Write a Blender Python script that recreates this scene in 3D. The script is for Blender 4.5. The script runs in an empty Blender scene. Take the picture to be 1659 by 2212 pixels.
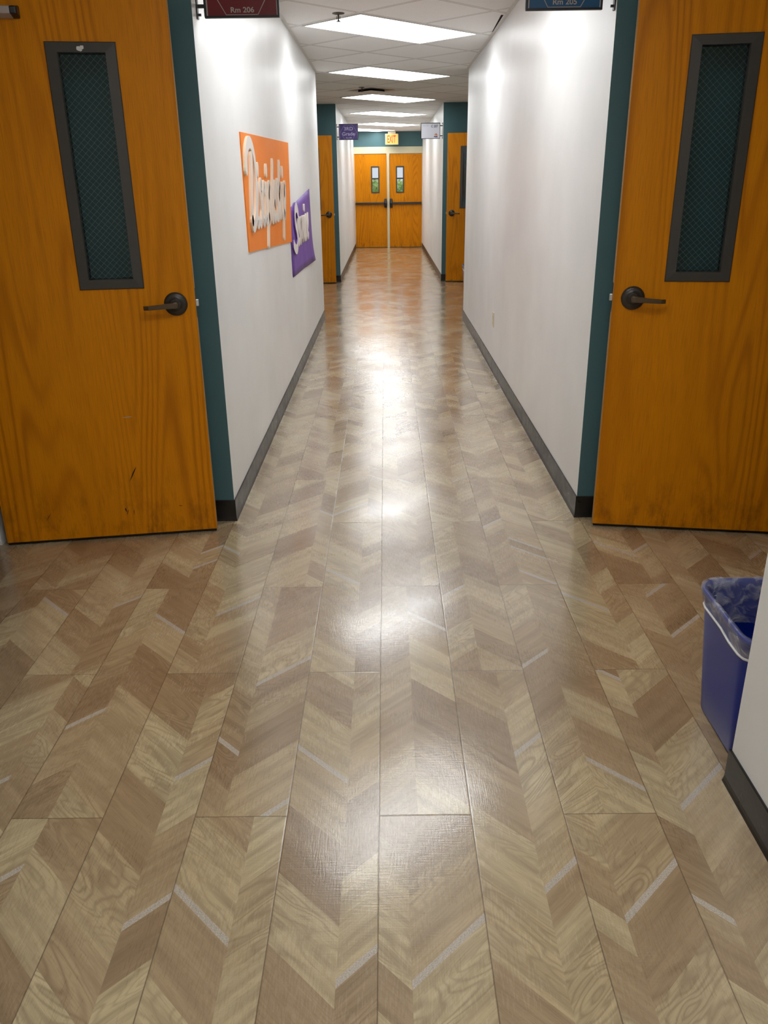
import bpy, math, random
from mathutils import Vector, Matrix
random.seed(7)
C = bpy.context.scene.collection
scene = bpy.context.scene

# ------------------------------------------------------------------ camera
CAMZ = 1.4335
fwd = Vector((-0.005559, 0.927316, -0.374239)); rgt = Vector((0.999926, 0.001113, -0.012093)); up = Vector((0.010797, 0.374279, 0.927253))
cam = bpy.data.cameras.new('camera'); cam.sensor_fit = 'VERTICAL'; cam.sensor_height = 24.0; cam.sensor_width = 18.0
cam.lens = 24.0 * 1766.0 / 2212.0; cam.clip_start = 0.05; cam.clip_end = 200
camo = bpy.data.objects.new('camera', cam); C.objects.link(camo)
mw = Matrix((( rgt.x, up.x, -fwd.x, 0), (rgt.y, up.y, -fwd.y, 0), (rgt.z, up.z, -fwd.z, CAMZ), (0, 0, 0, 1)))
camo.matrix_world = mw
scene.camera = camo

# ------------------------------------------------------------------ world, exposure
wd = bpy.data.worlds.new('World'); scene.world = wd; wd.use_nodes = True
bgn = wd.node_tree.nodes['Background']; bgn.inputs[0].default_value = (0.86, 0.88, 1.0, 1); bgn.inputs[1].default_value = 0.85
vs = scene.view_settings
vs.view_transform = 'Standard'; vs.look = 'None'; vs.gamma = 1.0; vs.use_curve_mapping = False
vs.exposure = 0.12
LAMP = 7.6          # radiance of the ceiling panels

# ------------------------------------------------------------------ material helpers
class N:
    def __init__(s, name):
        s.m = bpy.data.materials.new(name); s.m.use_nodes = True; s.t = s.m.node_tree
        s.b = s.t.nodes['Principled BSDF']; s.out = s.t.nodes['Material Output']
    def node(s, typ, **kw):
        n = s.t.nodes.new(typ)
        for k, v in kw.items(): setattr(n, k, v)
        return n
    def link(s, a, b): s.t.links.new(a, b)
    def put(s, inp, v):
        if isinstance(v, bpy.types.NodeSocket): s.link(v, inp)
        else: inp.default_value = v
    def math(s, op, a, b=0.0, c=None, clamp=False):
        n = s.node('ShaderNodeMath', operation=op); n.use_clamp = clamp
        s.put(n.inputs[0], a); s.put(n.inputs[1], b)
        if c is not None: s.put(n.inputs[2], c)
        return n.outputs[0]
    def mix(s, f, a, b, typ='MIX'):
        n = s.node('ShaderNodeMix', data_type='RGBA', blend_type=typ)
        s.put(n.inputs[0], f); s.put(n.inputs[6], a); s.put(n.inputs[7], b)
        return n.outputs[2]
    def noise(s, vec, scale, detail=2.0, rough=0.5, dist=0.0):
        n = s.node('ShaderNodeTexNoise'); s.put(n.inputs['Vector'], vec)
        n.inputs['Scale'].default_value = scale; n.inputs['Detail'].default_value = detail
        n.inputs['Roughness'].default_value = rough; n.inputs['Distortion'].default_value = dist
        return n.outputs['Fac']
    def ramp(s, f, stops, interp='LINEAR'):
        n = s.node('ShaderNodeValToRGB'); n.color_ramp.interpolation = interp
        el = n.color_ramp.elements
        while len(el) > 1: el.remove(el[-1])
        el[0].position = stops[0][0]; el[0].color = stops[0][1]
        for p, c in stops[1:]:
            e = el.new(p); e.color = c
        s.put(n.inputs[0], f); return n.outputs[0]
    def sep(s, v):
        n = s.node('ShaderNodeSeparateXYZ'); s.link(v, n.inputs[0]); return n.outputs
    def comb(s, x, y, z=0.0):
        n = s.node('ShaderNodeCombineXYZ'); s.put(n.inputs[0], x); s.put(n.inputs[1], y); s.put(n.inputs[2], z); return n.outputs[0]
    def mapr(s, f, a, b, c, d):
        n = s.node('ShaderNodeMapRange'); s.put(n.inputs[0], f)
        for i, v in enumerate((a, b, c, d)): n.inputs[i+1].default_value = v
        return n.outputs[0]
    def bump(s, h, strength, dist=0.001):
        n = s.node('ShaderNodeBump'); n.inputs['Strength'].default_value = strength; n.inputs['Distance'].default_value = dist
        s.link(h, n.inputs['Height']); s.link(n.outputs[0], s.b.inputs['Normal'])
    def obj(s): return s.node('ShaderNodeTexCoord').outputs['Object']
    def set(s, **kw):
        for k, v in kw.items():
            s.put(s.b.inputs[{'color': 'Base Color', 'rough': 'Roughness', 'metal': 'Metallic', 'spec': 'Specular IOR Level',
                              'coat': 'Coat Weight', 'coatr': 'Coat Roughness'}[k]], v)
        return s

def rgba(r, g, b): return (r, g, b, 1.0)

def paint(name, col, rough, spec=0.5, var=0.04, bump=0.25):
    n = N(name); o = n.obj()
    f = n.noise(o, 2.2, 3)
    c = n.mix(n.mapr(f, 0.3, 0.7, 0, 1), rgba(*[x*(1-var) for x in col]), rgba(*[min(1, x*(1+var)) for x in col]))
    n.set(color=c, rough=n.mapr(n.noise(o, 5.0, 2), 0.3, 0.7, rough*0.92, rough*1.08), spec=spec)
    n.bump(n.noise(o, 260, 2), bump, 0.0006)
    return n.m

M = {}
M['white'] = paint('wall_white_satin', (0.83, 0.83, 0.82), 0.38, 0.28)
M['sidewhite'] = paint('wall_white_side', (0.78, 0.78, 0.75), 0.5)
M['teal'] = paint('wall_teal', (0.070, 0.150, 0.165), 0.45, 0.3)
M['cream'] = paint('cream_enamel', (0.66, 0.61, 0.42), 0.35)
M['ivory'] = paint('ivory_plastic', (0.72, 0.64, 0.46), 0.3)
M['bronze'] = paint('dark_bronze', (0.030, 0.022, 0.015), 0.38, 0.5, bump=0.1)
M['bronze_lever'] = paint('worn_bronze', (0.085, 0.052, 0.022), 0.35, 0.5, bump=0.1)
M['liteframe'] = paint('grey_brown_metal', (0.050, 0.044, 0.036), 0.42, 0.5, bump=0.1)
M['black'] = paint('black_metal', (0.008, 0.008, 0.012), 0.4, 0.5, bump=0.1)
M['blackish'] = paint('dark_void', (0.006, 0.005, 0.006), 0.9, 0.1, bump=0.0)
M['steel'] = N('steel').set(color=rgba(.62, .60, .56), metal=1.0, rough=0.28).m
M['wire'] = N('wire').set(color=rgba(.50, .58, .60), metal=1.0, rough=0.35).m
M['orange'] = paint('orange_vinyl', (0.90, 0.235, 0.010), 0.55, 0.3, 0.02)
M['purple'] = paint('purple_vinyl', (0.165, 0.070, 0.36), 0.5, 0.35, 0.02)
M['letter'] = paint('white_foam_letter', (0.80, 0.76, 0.72), 0.35, 0.5, 0.01)
M['letter_edge'] = paint('cream_letter_edge', (0.82, 0.74, 0.58), 0.5, 0.3, 0.01)
M['maroon'] = paint('maroon_print', (0.155, 0.010, 0.014), 0.35, 0.4, 0.02, 0.0)
M['blue_print'] = paint('blue_print', (0.012, 0.090, 0.21), 0.35, 0.4, 0.02, 0.0)
M['violet_print'] = paint('violet_print', (0.085, 0.055, 0.21), 0.35, 0.4, 0.02, 0.0)
M['white_print'] = paint('white_print', (0.62, 0.62, 0.68), 0.35, 0.4, 0.02, 0.0)
M['ink_light'] = paint('pale_ink', (0.46, 0.40, 0.37), 0.5, 0.3, 0.0, 0.0)
M['ink_lilac'] = paint('lilac_ink', (0.50, 0.45, 0.68), 0.5, 0.3, 0.0, 0.0)
M['ink_dark'] = paint('slate_ink', (0.045, 0.045, 0.09), 0.5, 0.3, 0.0, 0.0)
M['ink_grey'] = paint('faint_grey_ink', (0.44, 0.44, 0.50), 0.5, 0.3, 0.0, 0.0)
M['petal_a'] = paint('orange_petal', (0.70, 0.28, 0.06), 0.5, 0.3, 0, 0)
M['petal_b'] = paint('red_petal', (0.45, 0.06, 0.05), 0.5, 0.3, 0, 0)
M['petal_c'] = paint('plum_petal', (0.10, 0.03, 0.12), 0.5, 0.3, 0, 0)
M['petal_d'] = paint('indigo_petal', (0.10, 0.10, 0.28), 0.5, 0.3, 0, 0)
M['rubber'] = None
M['scuff'] = paint('dark_scuff', (0.03, 0.010, 0.004), 0.6, 0.3, 0, 0)
M['chip'] = paint('pale_chip', (0.42, 0.36, 0.26), 0.6, 0.3, 0, 0)
M['sweep'] = paint('door_sweep', (0.010, 0.005, 0.003), 0.6, 0.3, 0, 0)
M['grout'] = paint('floor_base', (0.10, 0.075, 0.05), 0.6)

# rubber cove base: dark with scuffed haze
n = N('rubber_base'); o = n.obj()
f = n.noise(o, 14, 4, 0.65)
n.set(color=n.mix(n.mapr(f, .35, .75, 0, 1), rgba(.007, .0065, .006), rgba(.022, .020, .018)), rough=n.mapr(f, .3, .7, .26, .42), spec=.42)
n.bump(n.noise(o, 60, 3), 0.3, 0.001); M['rubber'] = n.m

# door veneer (flat-sawn red oak, amber varnish)
def oak(name, light, dark, seed):
    n = N(name); o = n.obj(); X, Y, Z = n.sep(o)
    ri = n.node('ShaderNodeObjectInfo').outputs['Random']
    off = n.math('MULTIPLY', ri, 13.0)
    x = n.math('ADD', X, n.math('ADD', off, seed))
    broad = n.noise(n.comb(n.math('MULTIPLY', x, 3.2), n.math('MULTIPLY', Z, 0.27), seed), 1.0, 1.5, 0.4, 0.3)
    ring = n.math('SINE', n.math('MULTIPLY', broad, 150.0))
    ringm = n.math('POWER', n.mapr(ring, -1, 1, 0, 1), 2.2)
    amt = n.mapr(n.noise(n.comb(n.math('MULTIPLY', x, 5), n.math('MULTIPLY', Z, .8), 3.0), 1.0, 1), .35, .65, .15, 1.0)
    pores = n.noise(n.comb(n.math('MULTIPLY', x, 330.0), n.math('MULTIPLY', Z, 9.0), 0.0), 1.0, 3, 0.6)
    pm = n.mapr(pores, .45, .72, 0, 1)
    bands = n.noise(n.comb(n.math('MULTIPLY', x, 9.0), n.math('MULTIPLY', Z, .25), 5.0), 1.0, 2)
    c = n.mix(n.mapr(bands, .3, .7, 0, 1), rgba(*light), rgba(*[a*.82+b*.18 for a, b in zip(light, dark)]))
    c = n.mix(n.math('MULTIPLY', n.math('MULTIPLY', ringm, amt), .62), c, rgba(*dark))
    c = n.mix(n.math('MULTIPLY', pm, .42), c, rgba(*dark))
    # kick-zone grime, shaped like dirt rubbed in near the bottom edge
    grime = n.math('MULTIPLY', n.mapr(Z, 0.0, 0.34, 1, 0), n.mapr(n.noise(n.comb(n.math('MULTIPLY', x, 14), n.math('MULTIPLY', Z, 6), 1), 1.0, 4, .7), .48, .75, 0, .75))
    c = n.mix(grime, c, rgba(.07, .022, .003))
    n.set(color=c, rough=n.mapr(pores, .3, .7, .30, .42), spec=.16)
    n.bump(pores, .12, .0005)
    return n.m
M['oak'] = oak('amber_oak_veneer', (0.73, 0.255, 0.001), (0.37, 0.102, 0.0005), 0.0)
M['oak_edge'] = N('pale_door_edge').set(color=rgba(.42, .24, .09), rough=.5).m

# wired safety glass: clear sheet with a faint reflection
def glassmat(name, tint, refl):
    n = N(name); t = n.node('ShaderNodeBsdfTransparent'); t.inputs[0].default_value = tint
    g = n.node('ShaderNodeBsdfGlossy'); g.inputs['Roughness'].default_value = 0.04
    fr = n.node('ShaderNodeFresnel'); fr.inputs['IOR'].default_value = 1.45
    mx = n.node('ShaderNodeMixShader'); n.link(n.math('MULTIPLY', fr.outputs[0], refl), mx.inputs[0])
    n.link(t.outputs[0], mx.inputs[1]); n.link(g.outputs[0], mx.inputs[2]); n.link(mx.outputs[0], n.out.inputs[0])
    return n.m
M['glass'] = glassmat('wired_glass', (0.66, 0.80, 0.80, 1), 0.9)
M['glass_clear'] = glassmat('clear_glass', (0.93, 0.96, 0.95, 1), 0.8)

# ceiling: 24 inch lay-in grid turned 45 degrees
GP, GU, GV = 0.635, 4.355, 4.575
n = N('ceiling_tile'); o = n.obj(); X, Y, Z = n.sep(o)
r2 = 1/math.sqrt(2)
u = n.math('MULTIPLY', n.math('ADD', X, Y), r2); v = n.math('MULTIPLY', n.math('SUBTRACT', Y, X), r2)
def dline(a, off):
    q = n.math('DIVIDE', n.math('SUBTRACT', a, off), GP)
    return n.math('MULTIPLY', n.math('ABSOLUTE', n.math('SUBTRACT', n.math('FRACT', n.math('ADD', q, 20.5)), .5)), GP)
dm = n.math('MINIMUM', dline(u, GU), dline(v, GV))
bar = n.math('LESS_THAN', dm, 0.0115)
groove_shade = n.math('MULTIPLY', n.math('GREATER_THAN', dm, 0.0115), n.math('LESS_THAN', dm, 0.0165))
cell = n.node('ShaderNodeTexWhiteNoise', noise_dimensions='2D')
n.link(n.comb(n.math('FLOOR', n.math('DIVIDE', n.math('SUBTRACT', u, GU), GP)), n.math('FLOOR', n.math('DIVIDE', n.math('SUBTRACT', v, GV), GP))), cell.inputs['Vector'])
speck = n.noise(o, 170, 2, .6)
c = n.mix(cell.outputs['Value'], rgba(.80, .785, .77), rgba(.86, .85, .84))
c = n.mix(n.mapr(speck, .60, .72, 0, .35), c, rgba(.40, .38, .36))
c = n.mix(bar, c, rgba(.72, .70, .68)); c = n.mix(groove_shade, c, rgba(.36, .34, .33))  # shadow lines along the grid bars painted into the tile colour
n.set(color=c, rough=.85, spec=.2)
n.bump(n.math('SUBTRACT', n.math('MULTIPLY', speck, .3), n.math('MULTIPLY', groove_shade, 1.0)), .5, .003); M['ceiling'] = n.m

# glowing lamp panel
n = N('lamp_panel'); n.set(color=rgba(.9, .9, .88), rough=.5)
n.b.inputs['Emission Color'].default_value = (0.955, 0.98, 1.0, 1); n.b.inputs['Emission Strength'].default_value = LAMP; M['lamp'] = n.m
M['lamp_trim'] = paint('lamp_trim', (.66, .65, .62), .5)
n = N('exit_face'); o = n.obj(); X, Y, Z = n.sep(o)
n.set(color=rgba(.5, .35, .12), rough=.4)
n.b.inputs['Emission Color'].default_value = (1.0, 0.50, 0.08, 1); n.b.inputs['Emission Strength'].default_value = 0.60; M['exit_face'] = n.m
n = N('exit_letter'); n.set(color=rgba(.5, .03, .005), rough=.4)
n.b.inputs['Emission Color'].default_value = (1.0, 0.055, 0.004, 1); n.b.inputs['Emission Strength'].default_value = 0.5; M['exit_letter'] = n.m

# vinyl plank floor
n = N('chevron_vinyl_floor')
at = n.node('ShaderNodeAttribute'); at.attribute_name = 'tone'; ar, ag, ab = n.node('ShaderNodeSeparateColor').outputs, None, None
sc = n.t.nodes[-1]; n.link(at.outputs['Color'], sc.inputs[0]); T, STRIP, RND = sc.outputs
uvg = n.node('ShaderNodeUVMap'); uvg.uv_map = 'grain'; gx, gy, _ = n.sep(uvg.outputs[0])
uve = n.node('ShaderNodeUVMap'); uve.uv_map = 'plank'; ex, ey, _ = n.sep(uve.outputs[0])
o = n.obj()
s1 = n.math('MULTIPLY', RND, 37.0)
fld = n.noise(n.comb(n.math('MULTIPLY', gx, 3.2), n.math('MULTIPLY', gy, 13.0), s1), 1.0, 1.6, .45, .5)
ring = n.math('POWER', n.mapr(n.math('SINE', n.math('MULTIPLY', fld, 95.0)), -1, 1, 0, 1), 3.0)
fig = n.mapr(n.noise(n.comb(n.math('MULTIPLY', gx, 2.0), n.math('MULTIPLY', gy, 4.0), n.math('ADD', s1, 5.0)), 1.0, 1), .42, .62, .08, .9)
fine = n.noise(n.comb(n.math('MULTIPLY', gx, 26.0), n.math('MULTIPLY', gy, 420.0), s1), 1.0, 3, .65)
streak = n.noise(n.comb(n.math('MULTIPLY', gx, 3.0), n.math('MULTIPLY', gy, 38.0), n.math('ADD', s1, 9.0)), 1.0, 3, .6)
cl = n.ramp(T, [(0, rgba(.330, .228, .128)), (.35, rgba(.430, .312, .178)), (.65, rgba(.515, .395, .230)), (1, rgba(.575, .465, .275))])
dk = n.mix(.58, cl, rgba(.13, .076, .036))
c = n.mix(n.mapr(streak, .38, .70, 0, .80), cl, dk)
c = n.mix(n.math('MULTIPLY', n.math('MULTIPLY', ring, fig), .85), c, dk)
c = n.mix(n.mapr(fine, .50, .75, 0, .55), c, dk)
c = n.mix(n.mapr(fine, .20, .42, .28, 0), c, rgba(.50, .41, .28))
sp = n.noise(n.comb(gx, gy, 0), 330, 2, .7)
c = n.mix(STRIP, c, n.mix(n.mapr(sp, .35, .65, 0, 1), rgba(.36, .31, .25), rgba(.60, .53, .44)))
pe = n.math('MINIMUM', n.math('MINIMUM', ex, n.math('SUBTRACT', .225, ex)), n.math('MINIMUM', ey, n.math('SUBTRACT', 1.22, ey)))
seam = n.mapr(pe, .0006, .0018, 1, 0)
c = n.mix(n.math('MULTIPLY', seam, .75), c, rgba(.09, .055, .03))
patch = n.noise(o, 2.3, 3, .6)
lin = n.noise(n.comb(n.math('MULTIPLY', n.sep(o)[0], 260.0), n.math('MULTIPLY', n.sep(o)[1], 30.0), 0), 1.0, 2)
lin2 = n.noise(n.comb(n.math('MULTIPLY', n.sep(o)[0], 22.0), n.math('MULTIPLY', n.sep(o)[1], 240.0), 0), 1.0, 2)
rough = n.math('ADD', n.mapr(patch, .35, .65, .22, .30), n.mapr(lin, .3, .7, -.02, .04))
n.set(color=c, rough=rough, spec=.45, coat=.85, coatr=n.math('ADD', n.mapr(patch, .38, .64, .10, .19), n.mapr(lin, .3, .7, -.01, .02)))
h = n.math('ADD', n.math('ADD', n.math('MULTIPLY', lin, .5), n.math('MULTIPLY', lin2, .5)), n.math('ADD', n.math('MULTIPLY', fine, .35), n.math('MULTIPLY', n.mapr(pe, 0, .003, -.9, 0), 1.0)))
n.bump(h, .34, .0010)
bc = n.node('ShaderNodeBump'); n.b.inputs['Coat IOR'].default_value = 1.57; bc.inputs['Strength'].default_value = .20; bc.inputs['Distance'].default_value = .0010
n.link(n.math('ADD', n.math('MULTIPLY', lin, .8), n.math('ADD', n.math('MULTIPLY', lin2, .6), n.mapr(pe, 0, .003, -.7, 0))), bc.inputs['Height']); n.link(bc.outputs[0], n.b.inputs['Coat Normal']); M['floor'] = n.m

# bin plastics
n = N('blue_plastic'); n.set(color=rgba(.002, .022, .25), rough=.34, spec=.38); n.bump(n.noise(n.obj(), 500, 1), .1, .0004); M['bin'] = n.m
n = N('clear_liner_film'); o = n.obj()
cr = n.noise(o, 22, 3, .6, .8)
t = n.node('ShaderNodeBsdfTransparent'); t.inputs[0].default_value = (.93, .93, .96, 1)
g = n.node('ShaderNodeBsdfPrincipled'); g.inputs['Base Color'].default_value = (.62, .62, .68, 1); g.inputs['Roughness'].default_value = .18
bp = n.node('ShaderNodeBump'); bp.inputs['Strength'].default_value = .9; bp.inputs['Distance'].default_value = .01; n.link(cr, bp.inputs['Height']); n.link(bp.outputs[0], g.inputs['Normal'])
mx = n.node('ShaderNodeMixShader'); n.link(n.mapr(cr, .46, .70, .12, .55), mx.inputs[0]); n.link(t.outputs[0], mx.inputs[1]); n.link(g.outputs[0], mx.inputs[2]); n.link(mx.outputs[0], n.out.inputs[0])
M['film'] = n.m
M['cord'] = paint('white_drawstring', (.78, .77, .74), .35, .5, .02, .2)
# outdoors
n = N('leaf_green'); ri = n.noise(n.obj(), 3, 3); n.set(color=n.ramp(ri, [(.35, rgba(.30, .45, .08)), (.5, rgba(.62, .80, .26)), (.65, rgba(.85, .92, .55))]), rough=.6); M['leaf'] = n.m
M['bark'] = paint('bark', (.12, .09, .06), .8)
M['ground'] = paint('outside_ground', (.30, .30, .24), .9)

# ------------------------------------------------------------------ mesh helpers
class MB:
    def __init__(s): s.v = []; s.f = []; s.mi = []; s.sm = []
    def add(s, vs_, fs, mi=0, smooth=False):
        b = len(s.v); s.v += [tuple(p) for p in vs_]
        for f in fs: s.f.append([b+i for i in f]); s.mi.append(mi); s.sm.append(smooth)
        return s
    def box(s, x0, x1, y0, y1, z0, z1, mi=0, sides=None):
        p = [(x0,y0,z0),(x1,y0,z0),(x1,y1,z0),(x0,y1,z0),(x0,y0,z1),(x1,y0,z1),(x1,y1,z1),(x0,y1,z1)]
        fs = [(0,3,2,1),(4,5,6,7),(0,1,5,4),(1,2,6,5),(2,3,7,6),(3,0,4,7)]   # bottom, top, -y, +x, +y, -x
        for i, f in enumerate(fs): s.add([p[k] for k in f], [(0,1,2,3)], sides[i] if sides else mi)
        return s
    def tube(s, pts, r, seg=8, mi=0, caps=True, closed=False):
        pts = [Vector(p) for p in pts]; n_ = len(pts); rings = []
        rr = r if isinstance(r, (list, tuple)) else [r]*n_
        prev = None
        for i, p in enumerate(pts):
            a = pts[(i-1) % n_] if (closed or i) else p; b = pts[(i+1) % n_] if (closed or i < n_-1) else p
            d = (b-a).normalized()
            if prev is None:
                t = Vector((0,0,1)) if abs(d.z) < .9 else Vector((1,0,0)); x = d.cross(t).normalized()
            else: x = (prev - d*prev.dot(d)).normalized()
            prev = x; y = d.cross(x)
            rings.append([p + (x*math.cos(2*math.pi*k/seg) + y*math.sin(2*math.pi*k/seg))*rr[i] for k in range(seg)])
        vv = [q for r_ in rings for q in r_]; ff = []
        for i in range(n_ if closed else n_-1):
            j = (i+1) % n_
            for k in range(seg): ff.append((i*seg+k, i*seg+(k+1) % seg, j*seg+(k+1) % seg, j*seg+k))
        if caps and not closed: ff += [tuple(range(seg-1, -1, -1)), tuple((n_-1)*seg+k for k in range(seg))]
        return s.add(vv, ff, mi, True)
    def lathe(s, prof, axis='y', c=(0,0,0), seg=32, mi=0):
        vv = []; ff = []
        for r, h in prof:
            for k in range(seg):
                a = 2*math.pi*k/seg; ca, sa = r*math.cos(a), r*math.sin(a)
                p = (ca, h, sa) if axis == 'y' else ((ca, sa, h) if axis == 'z' else (h, ca, sa))
                vv.append((p[0]+c[0], p[1]+c[1], p[2]+c[2]))
        for i in range(len(prof)-1):
            for k in range(seg): ff.append((i*seg+k, i*seg+(k+1) % seg, (i+1)*seg+(k+1) % seg, (i+1)*seg+k))
        ff += [tuple(range(seg)), tuple((len(prof)-1)*seg+k for k in range(seg))]
        return s.add(vv, ff, mi, True)
    def loft(s, rings, mi=0, closed=True, cap0=False, cap1=False, smooth=True):
        m_ = len(rings[0]); vv = [p for r in rings for p in r]; ff = []
        for i in range(len(rings)-1):
            for k in range(m_ if closed else m_-1): ff.append((i*m_+k, i*m_+(k+1) % m_, (i+1)*m_+(k+1) % m_, (i+1)*m_+k))
        if cap0: ff.append(tuple(range(m_-1, -1, -1)))
        if cap1: ff.append(tuple((len(rings)-1)*m_+k for k in range(m_)))
        return s.add(vv, ff, mi, smooth)
    def prism(s, poly, d0, d1, plane='xz', mi=0, mside=None):
        # poly: list of 2D points; plane xz -> extruded along y, yz -> along x, xy -> along z
        def P(a, b, d): return {'xz': (a, d, b), 'yz': (d, a, b), 'xy': (a, b, d)}[plane]
        k = len(poly); vv = [P(a, b, d0) for a, b in poly] + [P(a, b, d1) for a, b in poly]
        s.add(vv, [tuple(range(k)), tuple(range(2*k-1, k-1, -1))], mi)
        s.add(vv, [(i, (i+1) % k, k+(i+1) % k, k+i) for i in range(k)], mi if mside is None else mside)
        return s

def build(name, mb, mats, parent=None, loc=None, rotz=0.0, bevel=0.0, seg=2):
    me = bpy.data.meshes.new(name); me.from_pydata(mb.v, [], mb.f)
    for m in (mats if isinstance(mats, (list, tuple)) else [mats]): me.materials.append(m)
    me.polygons.foreach_set('material_index', mb.mi); me.polygons.foreach_set('use_smooth', mb.sm)
    me.update()
    ob = bpy.data.objects.new(name, me); C.objects.link(ob)
    if parent: ob.parent = parent
    if loc: ob.location = loc
    ob.rotation_euler[2] = rotz
    if bevel:
        import bmesh
        bm = bmesh.new(); bm.from_mesh(me); bmesh.ops.remove_doubles(bm, verts=bm.verts, dist=1e-5); bm.to_mesh(me); bm.free()
        b = ob.modifiers.new('bevel', 'BEVEL'); b.width = bevel; b.segments = seg; b.limit_method = 'ANGLE'; b.angle_limit = math.radians(35)
    return ob

def fixnormals(ob):
    import bmesh
    bm = bmesh.new(); bm.from_mesh(ob.data); bmesh.ops.remove_doubles(bm, verts=bm.verts, dist=1e-5)
    bmesh.ops.recalc_face_normals(bm, faces=bm.faces); bm.to_mesh(ob.data); bm.free(); return ob

def tag(o, label, cat, group=None, kind=None):
    o['label'] = label
    if cat: o['category'] = cat
    if group: o['group'] = group
    if kind: o['kind'] = kind
    return o

def thing(name, label, cat, loc=(0,0,0), rotz=0.0, group=None, kind=None):
    o = bpy.data.objects.new(name, None); C.objects.link(o); o.empty_display_size = .1
    o.location = loc; o.rotation_euler[2] = rotz
    return tag(o, label, cat, group, kind)

def copy_tree(o, parent=None):
    c = o.copy(); C.objects.link(c)
    if parent: c.parent = parent
    for ch in list(o.children): copy_tree(ch, c)
    return c

def text_mesh(s, size, bold=0.0):
    cu = bpy.data.curves.new('t', 'FONT'); cu.body = s; cu.size = size; cu.align_x = 'CENTER'; cu.align_y = 'CENTER'
    cu.extrude = 0.0006; cu.offset = bold
    ob = bpy.data.objects.new('t', cu); C.objects.link(ob)
    dg = bpy.context.evaluated_depsgraph_get(); me = bpy.data.meshes.new_from_object(ob.evaluated_get(dg))
    bpy.data.objects.remove(ob); return me

def put_text(name, s, cx, cz, y, width, height, mat, parent, bold=0.0):
    """flat raised lettering in the xz plane, read from -y, fitted to width x cap height"""
    me = text_mesh(s, 1.0, bold); xs = [v.co.x for v in me.vertices]; ys = [v.co.y for v in me.vertices]
    sx = width/(max(xs)-min(xs)); sy = height/(max(ys)-min(ys)); mx, my = (max(xs)+min(xs))/2, (max(ys)+min(ys))/2
    for v in me.vertices: v.co = Vector(((v.co.x-mx)*sx + cx, y + (0.0 if v.co.z > 0 else .0006), (v.co.y-my)*sy + cz))
    me.materials.clear(); me.materials.append(mat)
    ob = bpy.data.objects.new(name, me); C.objects.link(ob); ob.parent = parent; return ob

# ------------------------------------------------------------------ dimensions
XL, XR, H = -0.702, 0.856, 2.485
Y1, Y2L, Y2R, Y3, YE = 3.47, 9.44, 9.30, 13.10, 20.185
SL, SR = -1.68, 1.80             # side walls of the wide bays
OUT = 3.3
YB = -6.4                        # unseen lobby behind the viewer, added to hold extra lights
YL = -0.9                        # where the corridor opens into it
YRN, YLN = 1.68, 0.55            # ends of the near blocks

# ------------------------------------------------------------------ floor
K0, PW, PL = -0.031, 0.225, 1.22
def ysplit(k): return 1.573 if k % 2 == 0 else 0.985
# near planks read from the picture: (k, row): split x, sign of left strip, boundary y at the split for left / right strips ('w' = pale inlay below it)
NEAR = {
 (-1, 0): (-.112, -1, [(1.07,0),(1.255,0),(1.47,0),(1.706,1),(1.914,0),(2.11,0)], [(1.132,1),(1.376,0),(1.62,0),(1.85,0),(2.05,0)]),
 (-2, -1): (-.336, -1, [(1.0,0),(1.226,1),(1.456,0)], [(1.129,0),(1.352,0)]),
 (-2, 0): (-.413, -1, [(1.66,0),(1.820,1),(2.07,0),(2.33,0),(2.6,0)], [(1.485,1),(1.715,0),(1.90,0),(2.029,0),(2.15,1),(2.35,0),(2.62,0)]),
 (-3, 0): (-.564, -1, [(1.02,0),(1.166,0),(1.391,0),(1.62,0),(1.869,0),(2.05,0)], [(1.10,0),(1.265,1),(1.506,0),(1.721,1),(1.90,0),(2.06,0)]),
 (-4, -1): (-.840, 1, [(1.27,0),(1.43,1)], [(1.16,0),(1.27,0),(1.48,0)]),
 (-4, 0): (-.842, 1, [(1.78,0),(2.03,1),(2.22,0),(2.5,0)], [(1.70,0),(1.935,0),(2.15,0),(2.40,0),(2.6,1)]),
 (0, -1): (.036, -1, [(1.0,0),(1.106,0),(1.25,0),(1.44,0)], [(.96,0),(1.128,1),(1.368,0)]),
 (0, 0): (.064, 1, [(1.86,0),(2.08,0),(2.3,0),(2.55,0)], [(1.73,0),(1.95,0),(2.167,0),(2.42,0),(2.60,1)]),
 (1, 0): (.332, -1, [(1.04,0),(1.25,0),(1.477,0),(1.72,0),(1.934,0),(2.1,0)], [(1.143,0),(1.245,0),(1.353,1),(1.60,0),(1.807,1),(2.0,0)]),
 (2, -1): (.486, -1, [(1.0,0),(1.175,0),(1.26,0),(1.40,0)], [(1.065,0),(1.275,1),(1.50,0)]),
 (2, 0): (.520, 1, [(1.80,0),(2.02,0),(2.336,1),(2.55,0)], [(1.60,0),(1.79,1),(1.97,0),(2.12,0),(2.4,0)]),
 (3, 0): (.711, -1, [(1.06,0),(1.19,0),(1.265,1),(1.50,0),(1.75,0),(1.95,0),(2.158,1)], [(1.163,0),(1.387,0),(1.60,1),(1.80,0),(2.02,0)]),
}
def clip(poly, y0, y1):
    for lim, keep in ((y0, 1), (y1, -1)):
        out = []
        for i in range(len(poly)):
            a, b = poly[i], poly[(i+1) % len(poly)]
            ia, ib = (a[1]-lim)*keep >= 0, (b[1]-lim)*keep >= 0
            if ia: out.append(a)
            if ia != ib:
                t = (lim-a[1])/(b[1]-a[1]); out.append((a[0]+t*(b[0]-a[0]), lim))
        poly = out
        if len(poly) < 3: return []
    return poly
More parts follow.
